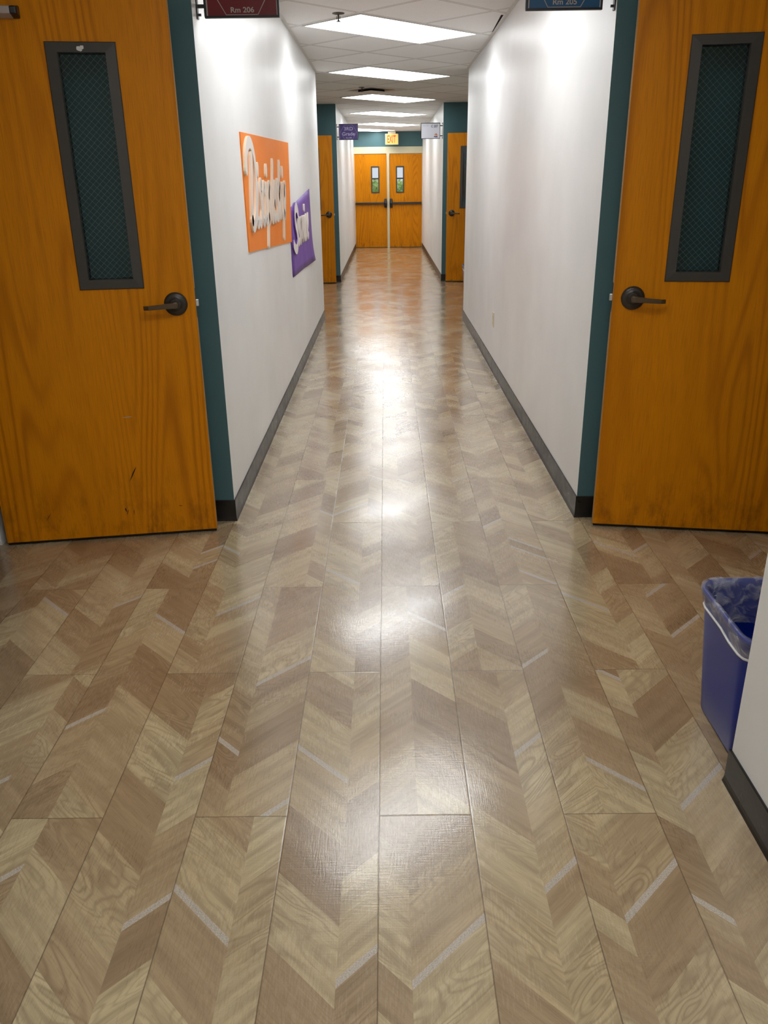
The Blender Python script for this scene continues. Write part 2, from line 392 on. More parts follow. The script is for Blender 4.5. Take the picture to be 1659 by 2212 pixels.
def make_floor():
    V = []; F = []; tone = []; g_uv = []; e_uv = []
    rnd = random.Random(11)
    for k in range(-15, 15):
        x0 = K0 + PW*k; x1 = x0 + PW
        r0 = int(math.floor((YB-.2-ysplit(k))/PL)) - 0
        for row in range(r0, 17):
            ya = ysplit(k) + row*PL; yb = ya + PL
            if ya > YE + .3: continue
            spec = NEAR.get((k, row))
            if spec: xs, sg, LB, RB = spec
            else:
                a = rnd.choice([.067, .082, .095, .143, .158]); xs = x0 + a; sg = rnd.choice([1, -1, -1]); LB = RB = None
            for side, (xa, xb, s_, B) in enumerate(((x0, xs, sg, LB), (xs, x1, -sg, RB))):
                if B is None:
                    B = []; y = ya - rnd.uniform(.05, .2)
                    while y < yb + .3:
                        y += rnd.choice([.09, .14, .17, .20, .23, .26, .12]); B.append((y, 1 if rnd.random() < .13 else 0))
                cuts = []
                for y, w in B:
                    if w: cuts.append((y-.021, 0)); cuts.append((y, 1))
                    else: cuts.append((y, 0))
                lst = [(ya-.6, 0)] + cuts + [(yb+.6, 0)]
                prev_t = None
                for i in range(len(lst)-1):
                    c0, c1 = lst[i][0], lst[i+1][0]; strip = lst[i+1][1]
                    # diagonal with slope s_, y given at the split line xs
                    def yy(c, x): return c + s_*(x-xs)
                    poly = clip([(xa, yy(c0, xa)), (xb, yy(c0, xb)), (xb, yy(c1, xb)), (xa, yy(c1, xa))], ya, yb)
                    if len(poly) < 3: continue
                    t = rnd.choice([.05, .2, .3, .45, .6, .7, .85, 1.0, .9])
                    if prev_t is not None and abs(t-prev_t) < .15: t = (t+.45) % 1.0
                    if not strip: prev_t = t
                    t = min(1, max(0, t + rnd.uniform(-.05, .05))); rn = rnd.random()
                    ids = list(range(len(V), len(V)+len(poly))); V += [(p[0], p[1], 0.0) for p in poly]; F.append(ids)
                    for p in poly:
                        gu = (p[0] + s_*p[1])*r2 + rn*19; gv = (p[1] - s_*p[0])*r2
                        g_uv.append((gu, gv)); e_uv.append((p[0]-x0, p[1]-ya)); tone.append((t, float(strip), rn, 1.0))
    me = bpy.data.meshes.new('floor'); me.from_pydata(V, [], F); me.materials.append(M['floor'])
    me.uv_layers.new(name='grain'); me.uv_layers.new(name='plank'); me.color_attributes.new(name='tone', type='FLOAT_COLOR', domain='CORNER')
    l1 = me.uv_layers['grain']; l2 = me.uv_layers['plank']; ca = me.color_attributes['tone']
    for i in range(len(g_uv)): l1.data[i].uv = g_uv[i]; l2.data[i].uv = e_uv[i]; ca.data[i].color = tone[i]
    ob = bpy.data.objects.new('floor', me); C.objects.link(ob)
    return tag(ob, 'glossy taupe and beige wood-look chevron plank floor running down the corridor', 'floor', kind='structure')
flo = make_floor()
sub = build('floor', MB().box(-OUT-.1, OUT+.1, YB-.1, YE+.35, -.12, -.002), M['grout'])
tag(sub, 'plain slab carrying the chevron planks', 'floor', kind='structure')

# ------------------------------------------------------------------ ceiling
ce = build('ceiling', MB().box(-OUT-.1, OUT+.1, YB-.1, YE+.3, H, H+.1), M['ceiling'])
tag(ce, 'grey-white lay-in tile ceiling with its grid turned diagonally', 'ceiling', kind='structure')

# ------------------------------------------------------------------ walls
W_, T_, S_ = 0, 1, 2
def block(name, x0, x1, y0, y1, sides, label):
    b = build(name, MB().box(x0, x1, y0, y1, -.01, H+.001, sides=sides), [M['white'], M['teal'], M['sidewhite']])
    return tag(b, label, 'wall', kind='structure')
#                                     bottom top -y  +x  +y  -x
block('wall_left', -OUT, XL, Y1, Y2L, [0,0,T_,W_,T_,S_], 'long white left corridor wall carrying the orange and purple lettered panels, teal on its end')
block('wall_right', XR, OUT, Y1, Y2R, [0,0,T_,S_,T_,W_], 'long white right corridor wall with a cream outlet, teal on its end')
block('wall_left', -OUT, XL, Y3, YE, [0,0,T_,W_,T_,S_], 'far left white corridor wall beside the double doors, teal on its near end')
block('wall_right', XR, OUT, Y3, YE, [0,0,T_,S_,T_,W_], 'far right white corridor wall beside the double doors, teal on its near end')
block('wall_right', XR, OUT, YL, YRN, [0,0,S_,S_,S_,W_], 'near right white wall corner in front of the blue bin')
block('wall_left', -OUT, XL-.06, YL, YLN, [0,0,S_,W_,S_,S_], 'near left white wall beside the viewer')
def sidewall(name, x, sgn, y0, y1, o0, o1, label):
    xa, xb = (x, x+.12*sgn) if sgn > 0 else (x+.12*sgn, x)
    mb = MB()
    if o0 > y0: mb.box(xa, xb, y0, o0, -.01, H)
    if y1 > o1: mb.box(xa, xb, o1, y1, -.01, H)
    mb.box(xa, xb, o0, o1, 2.09, H)
    w = build(name, mb, M['sidewhite']); return tag(w, label, 'wall', kind='structure')
sidewall('wall_left', SL, -1, YLN, Y1, 2.29, 3.215, 'white wall at the back of the near left bay with a doorway')
sidewall('wall_right', SR, 1, YRN, Y1, 2.30, 3.23, 'white wall at the back of the near right bay with a doorway')
sidewall('wall_left', SL, -1, Y2L, Y3, 11.93, 12.85, 'white wall at the back of the far left bay with a doorway')
sidewall('wall_right', SR, 1, Y2R, Y3, 11.93, 12.85, 'white wall at the back of the far right bay with a doorway')
for sx, side in ((-1, 'left'), (1, 'right')):
    x0, x1 = (-OUT-.1, -OUT) if sx < 0 else (OUT, OUT+.1)
    w = build('wall_'+side, MB().box(x0, x1, YB-.1, YE+.1, -.01, H), M['sidewhite']); tag(w, 'outer wall of the rooms on the %s of the corridor' % side, 'wall', kind='structure')
w = build('wall_back', MB().box(-OUT, OUT, YB-.1, YB, -.01, H), M['sidewhite']); tag(w, 'white wall closing the corridor behind the viewer', 'wall', kind='structure')
w = build('wall_end', MB().box(XL, XR, YE, YE+.14, 2.171, H), M['teal']); tag(w, 'teal wall band above the double doors at the end of the corridor', 'wall', kind='structure')

# cove base
def cove(name, path, label):
    prof = [(0, 0), (.0090, 0), (.0086, .003), (.0070, .010), (.0058, .020), (.0055, .099), (.004, .101), (0, .101)]
    P = [Vector((p[0], p[1])) for p in path]; rings = []
    for i, p in enumerate(P):
        ds = []
        if i: ds.append((p-P[i-1]).normalized())
        if i < len(P)-1: ds.append((P[i+1]-p).normalized())
        ns = [Vector((d.y, -d.x)) for d in ds]
        m_ = sum(ns, Vector((0, 0))).normalized(); m_ = m_ / m_.dot(ns[0])
        rings.append([(p.x+m_.x*o_, p.y+m_.y*o_, z) for o_, z in prof])
    mb = MB(); mb.loft(rings, closed=True, cap0=True, cap1=True, smooth=False)
    return tag(build(name, mb, M['rubber']), label, 'baseboard', kind='structure')
cove('baseboard_left', [(SL, Y1), (XL, Y1), (XL, Y2L), (SL, Y2L)], 'black rubber base along the long left corridor wall')
cove('baseboard_left', [(SL, Y3), (XL, Y3), (XL, YE)], 'dark rubber base along the far left corridor wall')
cove('baseboard_right', [(SR, Y2R), (XR, Y2R), (XR, Y1), (SR, Y1)], 'black rubber base along the long right corridor wall')
cove('baseboard_right', [(XR, YE), (XR, Y3), (SR, Y3)], 'dark rubber base along the far right corridor wall')
cove('baseboard_right', [(SR, YRN), (XR, YRN), (XR, YL)], 'black rubber base on the near right wall corner in front of the blue bin')
cove('baseboard_left', [(XL-.06, YL), (XL-.06, YLN), (SL, YLN)], 'black rubber base along the near left wall beside the viewer')
cove('baseboard_left', [(SL, YLN), (SL, 2.24)], 'black rubber base at the back of the near left bay')
cove('baseboard_right', [(SR, 2.25), (SR, YRN)], 'black rubber base at the back of the near right bay')

# ------------------------------------------------------------------ classroom doors
def make_door(idx, free, hinge, face, label, closer=False, scuffs=False, top=2.048):
    d = Vector((hinge[0]-free[0], hinge[1]-free[1])); w = d.length; ang = math.atan2(d.y, d.x); s = face
    root = thing('door_%d' % idx, label, 'door', (free[0], free[1], 0), ang, None, 'structure')
    z0, z1 = .014, top; wx0, wx1, wz0, wz1 = .212, .412, 1.078, 1.888; t = .044*(-s)      # body runs away from the viewed face
    ya, yb = min(0, t), max(0, t)
    mb = MB()
    for (a, b, c, e) in ((0, wx0, z0, z1), (wx1, w, z0, z1), (wx0, wx1, z0, wz0), (wx0, wx1, wz1, z1)):
        mb.box(a, b, ya, yb, c, e)
    mb2 = build('leaf', mb, M['oak'], root)
    e = MB().box(-.0012, .0, ya+.002, yb-.002, z0, z1); build('edge_band', e, M['oak_edge'], root)['label'] = 'pale worn veneer on the door edge'
    sw = MB().box(.002, w-.002, ya+.004, yb-.004, .004, z0); build('bottom_strip', sw, M['sweep'], root)  # dark strip filling the gap under the leaf
    # vision frame on both faces, mitred with an inner lip
    fx0, fx1, fz0, fz1 = .190, .434, 1.057, 1.906; ix0, ix1, iz0, iz1 = .228, .394, 1.094, 1.872
    fr = MB()
    for side in (0, 1):
        yo = 0 if side == 0 else t; dr = s if side == 0 else -s
        out = [(fx0, fz0), (fx1, fz0), (fx1, fz1), (fx0, fz1)]; inn = [(ix0, iz0), (ix1, iz0), (ix1, iz1), (ix0, iz1)]
        ins = [(a + (.003 if a < .3 else -.003), b + (.003 if b < 1.5 else -.003)) for a, b in out]
        R = [[(a, yo, b) for a, b in out], [(a, yo+dr*.004, b) for a, b in out], [(a, yo+dr*.007, b) for a, b in ins],
             [(a, yo+dr*.009, b) for a, b in inn], [(a, yo-dr*.0195, b) for a, b in inn]]
        fr.loft(R, smooth=False)
    build('vision_frame', fr, M['liteframe'], root)
    pane = build('wired_pane', MB().box(ix0-.004, ix1+.004, t/2-.003, t/2+.003, iz0-.004, iz1+.004), M['glass'], root)
    wm = MB(); st = .0190; yw = t/2
    span = (iz1-iz0) + (ix1-ix0); k = 0
    for sg in (1, -1):
        q = 0.0
        while q < span:
            # line z = z_off + sg * x
            zo = (iz0 - (ix1-ix0) + q) if sg > 0 else (iz0 + q)
            a = (ix0, zo); b = (ix1, zo + sg*(ix1-ix0))
            if a[1] > b[1]: a, b = b, a
            z_a, z_b = max(a[1], iz0), min(b[1], iz1)
            if z_b - z_a > .002:
                f = lambda z: a[0] + (z-a[1])/(b[1]-a[1])*(b[0]-a[0])
                wm.tube([(f(z_a), yw + .0004*sg, z_a), (f(z_b), yw + .0004*sg, z_b)], .00035, 4, caps=False)
            q += st*1.25
    build('wire_mesh', wm, M['wire'], pane)
    # lever set
    ho = MB().lathe([(.0005, .0), (.0455, .0), (.0460, .004*s), (.0440, .009*s), (.034, .0125*s), (.0215, .0140*s), (.0205, .020*s), (.0185, .020*s), (.0005, .020*s)], 'y', (.076, 0, .993), 40)
    rose = fixnormals(build('lever_handle', ho, M['bronze'], root)); rose['label'] = 'dark bronze lever handle'
    lv = MB()
    lv.tube([(.076, .014*s, .993), (.076, .052*s, .993)], [.0115, .0125], 16)
    pts = [(.066, .050, .0115), (.080, .053, .0125), (.110, .053, .0105), (.150, .052, .0092), (.178, .050, .0088), (.188, .043, .0088), (.196, .034, .0088)]
    rings = []
    for i, (x, y, hh) in enumerate(pts):
        th = .0055; z = .993 - (x-.076)*.075
        dx, dy = (0, 1) if i < 5 else (.6, .8)
        rings.append([(x-dx*th, (y-dy*th)*s, z-hh), (x+dx*th, (y+dy*th)*s, z-hh*.9), (x+dx*th, (y+dy*th)*s, z+hh*.9), (x-dx*th, (y-dy*th)*s, z+hh)])
    lv.loft(rings, cap0=True, cap1=True, smooth=False)
    lo = fixnormals(build('lever', lv, M['bronze_lever'], rose, bevel=.0018)); lo['label'] = 'worn brown lever'
    lp = MB().box(-.0022, -.0012, t/2-.0125 if t > 0 else t/2-.0125, t/2+.0125, .936, 1.050); plate = build('latch_plate', lp, M['bronze'], root); 
    lb = MB().prism([(-.0125, t/2-.006), (-.001, t/2-.009), (-.001, t/2+.009), (-.0125, t/2+.006)], .980, 1.006, 'xy'); lbo = fixnormals(build('latch_bolt', lb, M['steel'], plate, bevel=.001)); lbo['label'] = 'bright steel latch bolt'
    # hinges
    for z in (.25, 1.02, 1.80):
        build('hinge', MB().tube([(w+.003, .006*s, z-.05), (w+.003, .006*s, z+.05)], .0065, 10), M['steel'], root)
    if closer:
        cl = MB(); cx = .498
        def rr(x, hw, hh, d0, d1):
            return [(x, d0*s, 1.993-hh), (x, d1*s, 1.993-hh*.55), (x, d1*s, 1.993+hh*.55), (x, d0*s, 1.993+hh)]
        cl.loft([rr(cx, 0, .018, .003, .040), rr(cx+.004, 0, .0205, .001, .048), rr(cx+.024, 0, .0208, .001, .050)], cap0=True, cap1=True, smooth=False)
        cap_ = fixnormals(build('closer_cap', cl, M['black'], root, bevel=.003)); cap_['label'] = 'black end cap of the door closer'
        cl = MB(); cl.loft([rr(cx+.024, 0, .0205, .001, .049), rr(cx+.27, 0, .0205, .001, .049)], cap0=True, cap1=True, smooth=False)
        cb = fixnormals(build('closer_body', cl, M['ink_light'], root, bevel=.002)); cb['label'] = 'grey door closer body'
    if scuffs:
        sc_ = MB()
        def mark(x, z, L, th, an, mi=0):
            dx, dz = math.cos(an)*L/2, math.sin(an)*L/2; nx, nz = -math.sin(an)*th/2, math.cos(an)*th/2
            y = .0006*s
            sc_.prism([(x-dx, z-dz), (x-dx*.3+nx, z-dz*.3+nz), (x+dx*.6+nx, z+dz*.6+nz), (x+dx, z+dz), (x+dx*.2-nx, z+dz*.2-nz)], 0, y, 'xz', mi)
        mark(.330, .290, .080, .005, math.radians(-62+180)); mark(.378, .130, .022, .006, math.radians(80)); mark(.372, .118, .030, .003, math.radians(110)); mark(.345, .116, .03, .0025, math.radians(95))
        mark(.145, .133, .016, .003, 0.1); mark(.700, .12, .045, .002, 2.2)
        so = build('scuff_mark', sc_, M['scuff'], root); so['label'] = 'dark scuffs near the bottom of the door'
        sc_ = MB(); mark(.322, .541, .042, .0035, math.radians(175)); 
        so = build('scuff_mark', sc_, M['chip'], root); so['label'] = 'pale scratch'
        tp = MB()
        rt = random.Random(3)
        for (cx_, cz_, rad) in ((.318, 1.884, .0085), (.306, 1.888, .0065), (.312, 1.879, .005)):
            ring = [(cx_+rad*rt.uniform(.7, 1.3)*math.cos(a*math.pi/4), cz_+rad*rt.uniform(.7, 1.2)*math.sin(a*math.pi/4)) for a in range(8)]
            tp.prism(ring, .0085*s, .0105*s, 'xz')
        to = build('tape_scrap', tp, M['cord'], root); to['label'] = 'crumpled clear tape scrap'
    return root
make_door(1, (-.764, 3.345), (-1.638, 3.207), 1, 'amber oak classroom door at left in the foreground, scuffed low down, with tape on its window frame', True, True)
make_door(2, (.908, 3.357), (1.782, 3.220), -1, 'amber oak classroom door at right in the foreground behind the blue bin')
make_door(3, (-.764, 12.965), (-1.638, 12.83), 1, 'distant amber oak door on the left, under the purple 3RD Grade sign', top=2.066)
make_door(4, (.914, 12.985), (1.785, 12.85), -1, 'distant amber oak door on the right, beside the white C 207 sign', top=2.078)

# door frames in the side walls
def jamb(idx, x, sgn, o0, o1, label):
    root = thing('trim_%d' % idx, label, 'door frame', (x, o0, 0), 0, None, 'structure')
    for y in (o0-.045, o1-.0):
        xa, xb = sorted((x-.012*sgn, x+.13*sgn)); build('jamb', MB().box(xa-x, xb-x, y-o0, y+.045-o0, 0, 2.135), M['cream' if 0 else 'sidewhite'], root)
    xa, xb = sorted((x-.012*sgn, x+.13*sgn)); build('head', MB().box(xa-x, xb-x, -.045, o1+.045-o0, 2.09, 2.135), M['sidewhite'], root)
jamb(2, SL, -1, 2.29, 3.215, 'white door frame in the near left bay, behind the open oak door')
jamb(3, SR, 1, 2.30, 3.23, 'white door frame in the near right bay, behind the open oak door')
jamb(4, SL, -1, 11.93, 12.85, 'white door frame in the far left bay')
jamb(5, SR, 1, 11.93, 12.85, 'white door frame in the far right bay')

# ------------------------------------------------------------------ double doors at the end
fr = thing('trim_1', 'cream steel frame with centre post around the double doors', 'door frame', (0, YE, 0), 0, None, 'structure')
build('head', MB().box(XL, XR, -.012, .14, 2.030, 2.171), M['cream'], fr, bevel=.002)
build('mullion', MB().box(.046, .100, -.016, .05, 0, 2.032).box(.040, .106, -.018, -.004, 1.985, 2.032), M['cream'], fr, bevel=.002)
for x0, x1 in ((XL, XL+.010), (XR-.010, XR)): build('jamb', MB().box(x0, x1, -.004, .14, 0, 2.031), M['cream'], fr)
def exit_door(idx, x0, x1, wx0, wx1, latch_right, label, px_end):
    root = thing('door_%d' % idx, label, 'door', ((x0+x1)/2, YE, 0), 0, None, 'structure'); cx = (x0+x1)/2
    X = lambda a: a-cx
    y0, y1 = .006, .05; z0, z1 = .012, 2.026; a0, a1, b0, b1 = wx0+.02, wx1-.02, 1.216, 1.750
    mb = MB()
    for (p, q, c, e) in ((x0, a0, z0, z1), (a1, x1, z0, z1), (a0, a1, z0, b0), (a0, a1, b1, z1)): mb.box(X(p), X(q), y0, y1, c, e)
    build('leaf', mb, M['oak'], root)
    vf = MB()
    for (p, q, c, e) in ((wx0, wx0+.027, 1.200, 1.768), (wx1-.027, wx1, 1.200, 1.768), (wx0+.027, wx1-.027, 1.200, 1.226), (wx0+.027, wx1-.027, 1.737, 1.768)):
        vf.box(X(p), X(q), -.002, .056, c, e)
    build('vision_frame', vf, M['liteframe'], root, bevel=.001)
    build('glazing_bar', MB().box(X(wx0+.027), X(wx1-.027), .012, .05, 1.492, 1.522), M['bronze'], root)
    build('pane', MB().box(X(wx0+.022), X(wx1-.022), .026, .031, 1.214, 1.745), M['glass_clear'], root)
    # panic bar
    pb = MB(); lx = x1-.035 if latch_right else x0+.035; bx0, bx1 = (x0+.010, lx-.03) if latch_right else (lx+.03, x1-.010)
    pb.box(X(bx0), X(bx1), -.052, .004, .952, 1.000)
    bar = build('panic_bar', pb, M['bronze'], root, bevel=.004); bar['label'] = 'dark bronze push bar'
    lk = MB()
    rings = []
    for z, hw, dp in ((.884, .022, .030), (.892, .030, .045), (.93, .034, .062), (.985, .036, .070), (1.03, .033, .060), (1.07, .028, .045), (1.078, .022, .035)):
        c_ = X(lx); rings.append([(c_-hw, .006, z), (c_-hw, -dp*.7, z), (c_-hw*.5, -dp, z), (c_+hw*.5, -dp, z), (c_+hw, -dp*.7, z), (c_+hw, .006, z)])
    lk.loft(rings, cap0=True, cap1=True, smooth=False)
    fixnormals(build('latch_case', lk, M['black'], bar, bevel=.003))
    ms = MB().box(X(x0+.19) if latch_right else X(x1-.17), X(x0+.225) if latch_right else X(x1-.135), .0, .006, 1.984, 1.992); build('closer_bolt', ms, M['bronze'], root)
    build('bottom_strip', MB().box(X(x0), X(x1), .012, .045, .002, .012), M['sweep'], root)  # same dark strip below the exit leaf
exit_door(5, XL+.010, .045, -.318, -.126, True, 'left leaf of the oak double doors under the EXIT sign', 0)
exit_door(6, .101, XR-.010, .250, .438, False, 'right leaf of the oak double doors under the EXIT sign', 0)

# exit sign
ex = thing('exit_sign', 'glowing yellow EXIT sign with red letters above the double doors', 'sign', (.163, 19.98, 2.20))
hs = build('housing', MB().box(-.147, .147, .0, .05, .002, .228), M['ivory'], ex, bevel=.012, seg=3)
build('lit_face', MB().box(-.138, .138, -.002, .002, .010, .220), M['exit_face'], ex, bevel=.006)
put_text('lettering', 'EXIT', -.005, .118, -.0035, .185, .150, M['exit_letter'], ex, .012)
build('canopy', MB().box(-.085, .085, .012, .045, .226, .2845), M['ivory'], ex, bevel=.004)

# ------------------------------------------------------------------ ceiling lights
def make_light(cx, cy, label):
    root = thing('ceiling_light', label, 'ceiling light', (cx, cy, H), math.radians(45), 'panel lights down the corridor ceiling')
    a, b = .612, .294
    fr_ = MB(); o_ = [(-a-.012, -b-.012), (a+.012, -b-.012), (a+.012, b+.012), (-a-.012, b+.012)]; i_ = [(-a, -b), (a, -b), (a, b), (-a, b)]
    fr_.loft([[(x, y, .001) for x, y in o_], [(x, y, -.006) for x, y in o_], [(x, y, -.006) for x, y in i_], [(x, y, -.001) for x, y in i_]], smooth=False)
    build('frame', fr_, M['lamp_trim'], root)
    build('diffuser', MB().box(-a, a, -b, b, -.004, .0), M['lamp'], root)
    return root
L0 = make_light(.073, 6.99, 'white glowing ceiling panel, nearest of those in view')
ords = {-3: 'panel light where the corridor meets the added lobby behind the viewer', -2: 'panel light overhead, between the two foreground doors', -1: 'panel light above the near corridor entrance',
        1: 'glowing ceiling panel, second nearest in view', 2: 'glowing ceiling panel just beyond the dark air vent', 3: 'glowing ceiling panel, fourth from the viewer',
        4: 'glowing ceiling panel, second from the far end', 5: 'glowing ceiling panel partly behind the 3RD Grade sign, nearest the EXIT sign'}
def relabel(root, lab): root['label'] = lab
for px_, py_ in ((-1.8, -1.9), (1.95, -1.9), (-1.8, -4.2), (.07, -4.2), (1.95, -4.2)):  # extra panels added out of view to light the foreground doors
    c = copy_tree(L0); c.location = (px_, py_, H); c['label'] = 'added panel light in the unseen lobby behind the viewer, brightens the foreground doors'
for k_, lab in ords.items():
    c = copy_tree(L0)
    c.location = (.073, 6.99 + 2.694*k_, H) if k_ < 5 else (-.40, 19.50, H)
    relabel(c, lab)

# side bays and classrooms hold no lamps of their own
# ------------------------------------------------------------------ sprinklers, vent, tile gap
def sprinkler(x, y, label):
    root = thing('fire_sprinkler', label, 'sprinkler', (x, y, H), 0, 'ceiling sprinklers')
    build('escutcheon', MB().lathe([(.001, .0), (.042, .0), (.040, -.004), (.022, -.008), (.001, -.008)], 'z', (0,0,0), 24), M['liteframe'], root)
    build('stem', MB().tube([(0,0,-.006), (0,0,-.046)], .0055, 10).tube([(-.012,0,-.018), (-.010,0,-.040), (0,0,-.048)], .0022, 6).tube([(.012,0,-.018), (.010,0,-.040), (0,0,-.048)], .0022, 6), M['liteframe'], root)
    build('deflector', MB().lathe([(.001, -.048), (.016, -.048), (.016, -.050), (.001, -.050)], 'z', (0,0,0), 20), M['liteframe'], root)
sprinkler(-.30, 6.32, 'small bronze fire sprinkler beside the nearest ceiling panel')
sprinkler(-.262, 10.93, 'small bronze fire sprinkler beside the dark air vent')
vt = thing('ceiling_vent', 'square ceiling air vent with a dark gap, set diagonally before the third light panel', 'vent', (-.155, 11.26, H), math.radians(45))
vf = MB(); a = .315
def sq(h_, z): return [(-h_, -h_, z), (h_, -h_, z), (h_, h_, z), (-h_, h_, z)]
vf.loft([sq(a, .001), sq(a, -.004), sq(a-.018, -.005), sq(a-.10, -.001)], smooth=False)
build('flange', vf, M['liteframe'] if 0 else M['lamp_trim'], vt)
vm = MB(); vm.loft([sq(a-.10, -.0012), sq(.13, -.0012)], smooth=False); build('louvre', vm, M['liteframe'], vt)
build('shaded_gap', MB().box(-.115, .115, -.115, .115, -.021, -.001), M['blackish'], vt)  # black block stands in for the shaded gap above the plaque
build('plaque', MB().box(-.13, .13, -.13, .13, -.026, -.021), M['ceiling' if 0 else 'lamp_trim'], vt)
g = build('trim_6', MB().loft([[(.806, 6.46, H-.001), (.824, 6.46, H-.001)], [(.828, 7.14, H-.001), (.833, 7.14, H-.001)]], closed=False, smooth=False), M['blackish'])
tag(g, 'dark sliver of a gap beside a ceiling tile at the right wall', 'gap', kind='structure')
for x in (XL, XR):
    xs_ = sorted((x, x + (.022 if x < 0 else -.022)))
    g = build('trim_7', MB().box(xs_[0], xs_[1], Y1, Y2R, H-.003, H), M['lamp_trim']); tag(g, 'narrow ceiling edge moulding above the %s corridor wall' % ('left' if x < 0 else 'right'), 'moulding', kind='structure')

# ------------------------------------------------------------------ projecting room signs
def room_sign(name, x0, y, sgn, face, label, lines, ink, border='black'):
    """sgn +1: hangs from the left wall; -1: from the right wall"""
    W, Hh = .282, .214; zb = 2.014
    cx = x0
    root = thing(name, label, 'sign', (cx, y, zb), 0, 'room signs projecting from the walls')
    build('panel', MB().box(-W/2+.004, W/2-.004, -.003, .003, .004, Hh-.004), face, root)
    fm = MB(); b = .0075
    for (p, q, c, e) in ((-W/2, W/2, 0, b), (-W/2, W/2, Hh-b, Hh), (-W/2, -W/2+b, b, Hh-b), (W/2-b, W/2, b, Hh-b)): fm.box(p, q, -.008, .008, c, e)
    build('frame', fm, M['black'], root, bevel=.001)
    for (p, q, c, e) in ((-W/2+b, -W/2+b+.0045, b, Hh-b), (W/2-b-.0030, W/2-b, b, Hh-b)): build('inner_edge', MB().box(p, q, -.0046, -.003, c, e), ink, root)
    wallx = (XL if sgn > 0 else XR) - cx
    br = MB(); e0 = -W/2*sgn
    for z in (.040, Hh-.040): xa, xb = sorted((wallx, e0)); br.box(xa, xb, -.005, .005, z-.006, z+.006)
    xa, xb = sorted((wallx, wallx+.005*sgn)); br.box(xa, xb, -.012, .012, -.002, Hh+.002)
    for z in (.012, Hh-.012): xa, xb = sorted((wallx+.005*sgn, wallx+.016*sgn)); br.box(xa, xb, -.004, .004, z-.004, z+.004)
    build('bracket', br, M['black'], root)
    return root, W, Hh
def hexline(root, ink, W, Hh):
    pts = [(-.118, .107), (-.060, .206-.0085), (.060, .206-.0085), (.118, .107), (.060, .0105), (-.060, .0105)]
    hb = MB()
    for i in range(6):
        a, b = Vector(pts[i]), Vector(pts[(i+1) % 6]); d = (b-a).normalized(); nn = Vector((-d.y, d.x))*.0011
        hb.prism([tuple(a-nn-d*.0008), tuple(b-nn+d*.0008), tuple(b+nn+d*.0008), tuple(a+nn-d*.0008)], -.0044, -.003, 'xz')
    build('hexagon_outline', hb, ink, root)
r, W, Hh = room_sign('room_sign', -.531, 3.56, 1, M['maroon'], 'maroon Rm 206 sign hanging from the near left wall, cut off at the top', None, M['ink_light'])
hexline(r, M['ink_light'], W, Hh); put_text('lettering', 'Rm 206', .002, .0265, -.0042, .088, .0185, M['ink_light'], r, .018); put_text('lettering', 'Grade', 0, .083, -.0042, .165, .047, M['ink_light'], r, .015)
r, W, Hh = room_sign('room_sign', .668, 3.50, -1, M['blue_print'], 'blue sign with a hexagon outline hanging from the near right wall, mostly above the photo', None, M['ink_light'])
hexline(r, M['ink_light'], W, Hh); put_text('lettering', 'Rm 205', .002, .0275, -.0042, .088, .0185, M['ink_light'], r, .018)
r, W, Hh = room_sign('room_sign', -.527, 13.2, 1, M['violet_print'], 'purple 3RD Grade sign hanging from the far left wall', None, M['ink_lilac'])
hexline(r, M['ink_lilac'], W, Hh); put_text('lettering', '3RD', .0, .150, -.0042, .130, .048, M['ink_lilac'], r, .014); put_text('lettering', 'Grade', 0, .082, -.0042, .184, .048, M['ink_lilac'], r, .014); put_text('lettering', 'Rm 208', .004, .0290, -.0042, .082, .017, M['ink_lilac'], r, .018)
r, W, Hh = room_sign('room_sign', .675, 13.2, -1, M['white_print'], 'white C 207 sign with a small flower-like mark hanging from the far right wall', None, M['cord'])
put_text('lettering', 'C 207', .058, .168, -.0042, .098, .034, M['ink_dark'], r, .015)
put_text('lettering', 'ROOM', -.068, .176, -.0042, .080, .020, M['ink_grey'], r, .0)
pm = [(.066, .058, 'petal_a', .6), (.083, .060, 'petal_b', 1.57), (.098, .052, 'petal_a', 2.4), (.062, .030, 'ink_dark', 3.6), (.080, .026, 'petal_d', 4.7), (.094, .030, 'petal_c', 5.6)]
for px, pz, mt, an in pm:
    ring = [(px + .014*math.cos(t_*math.pi/5)*math.cos(an) - .007*math.sin(t_*math.pi/5)*math.sin(an), pz + .014*math.cos(t_*math.pi/5)*math.sin(an) + .007*math.sin(t_*math.pi/5)*math.cos(an)) for t_ in range(10)]
    build('petal', MB().prism(ring, -.0045, -.003, 'xz'), M[mt], r)

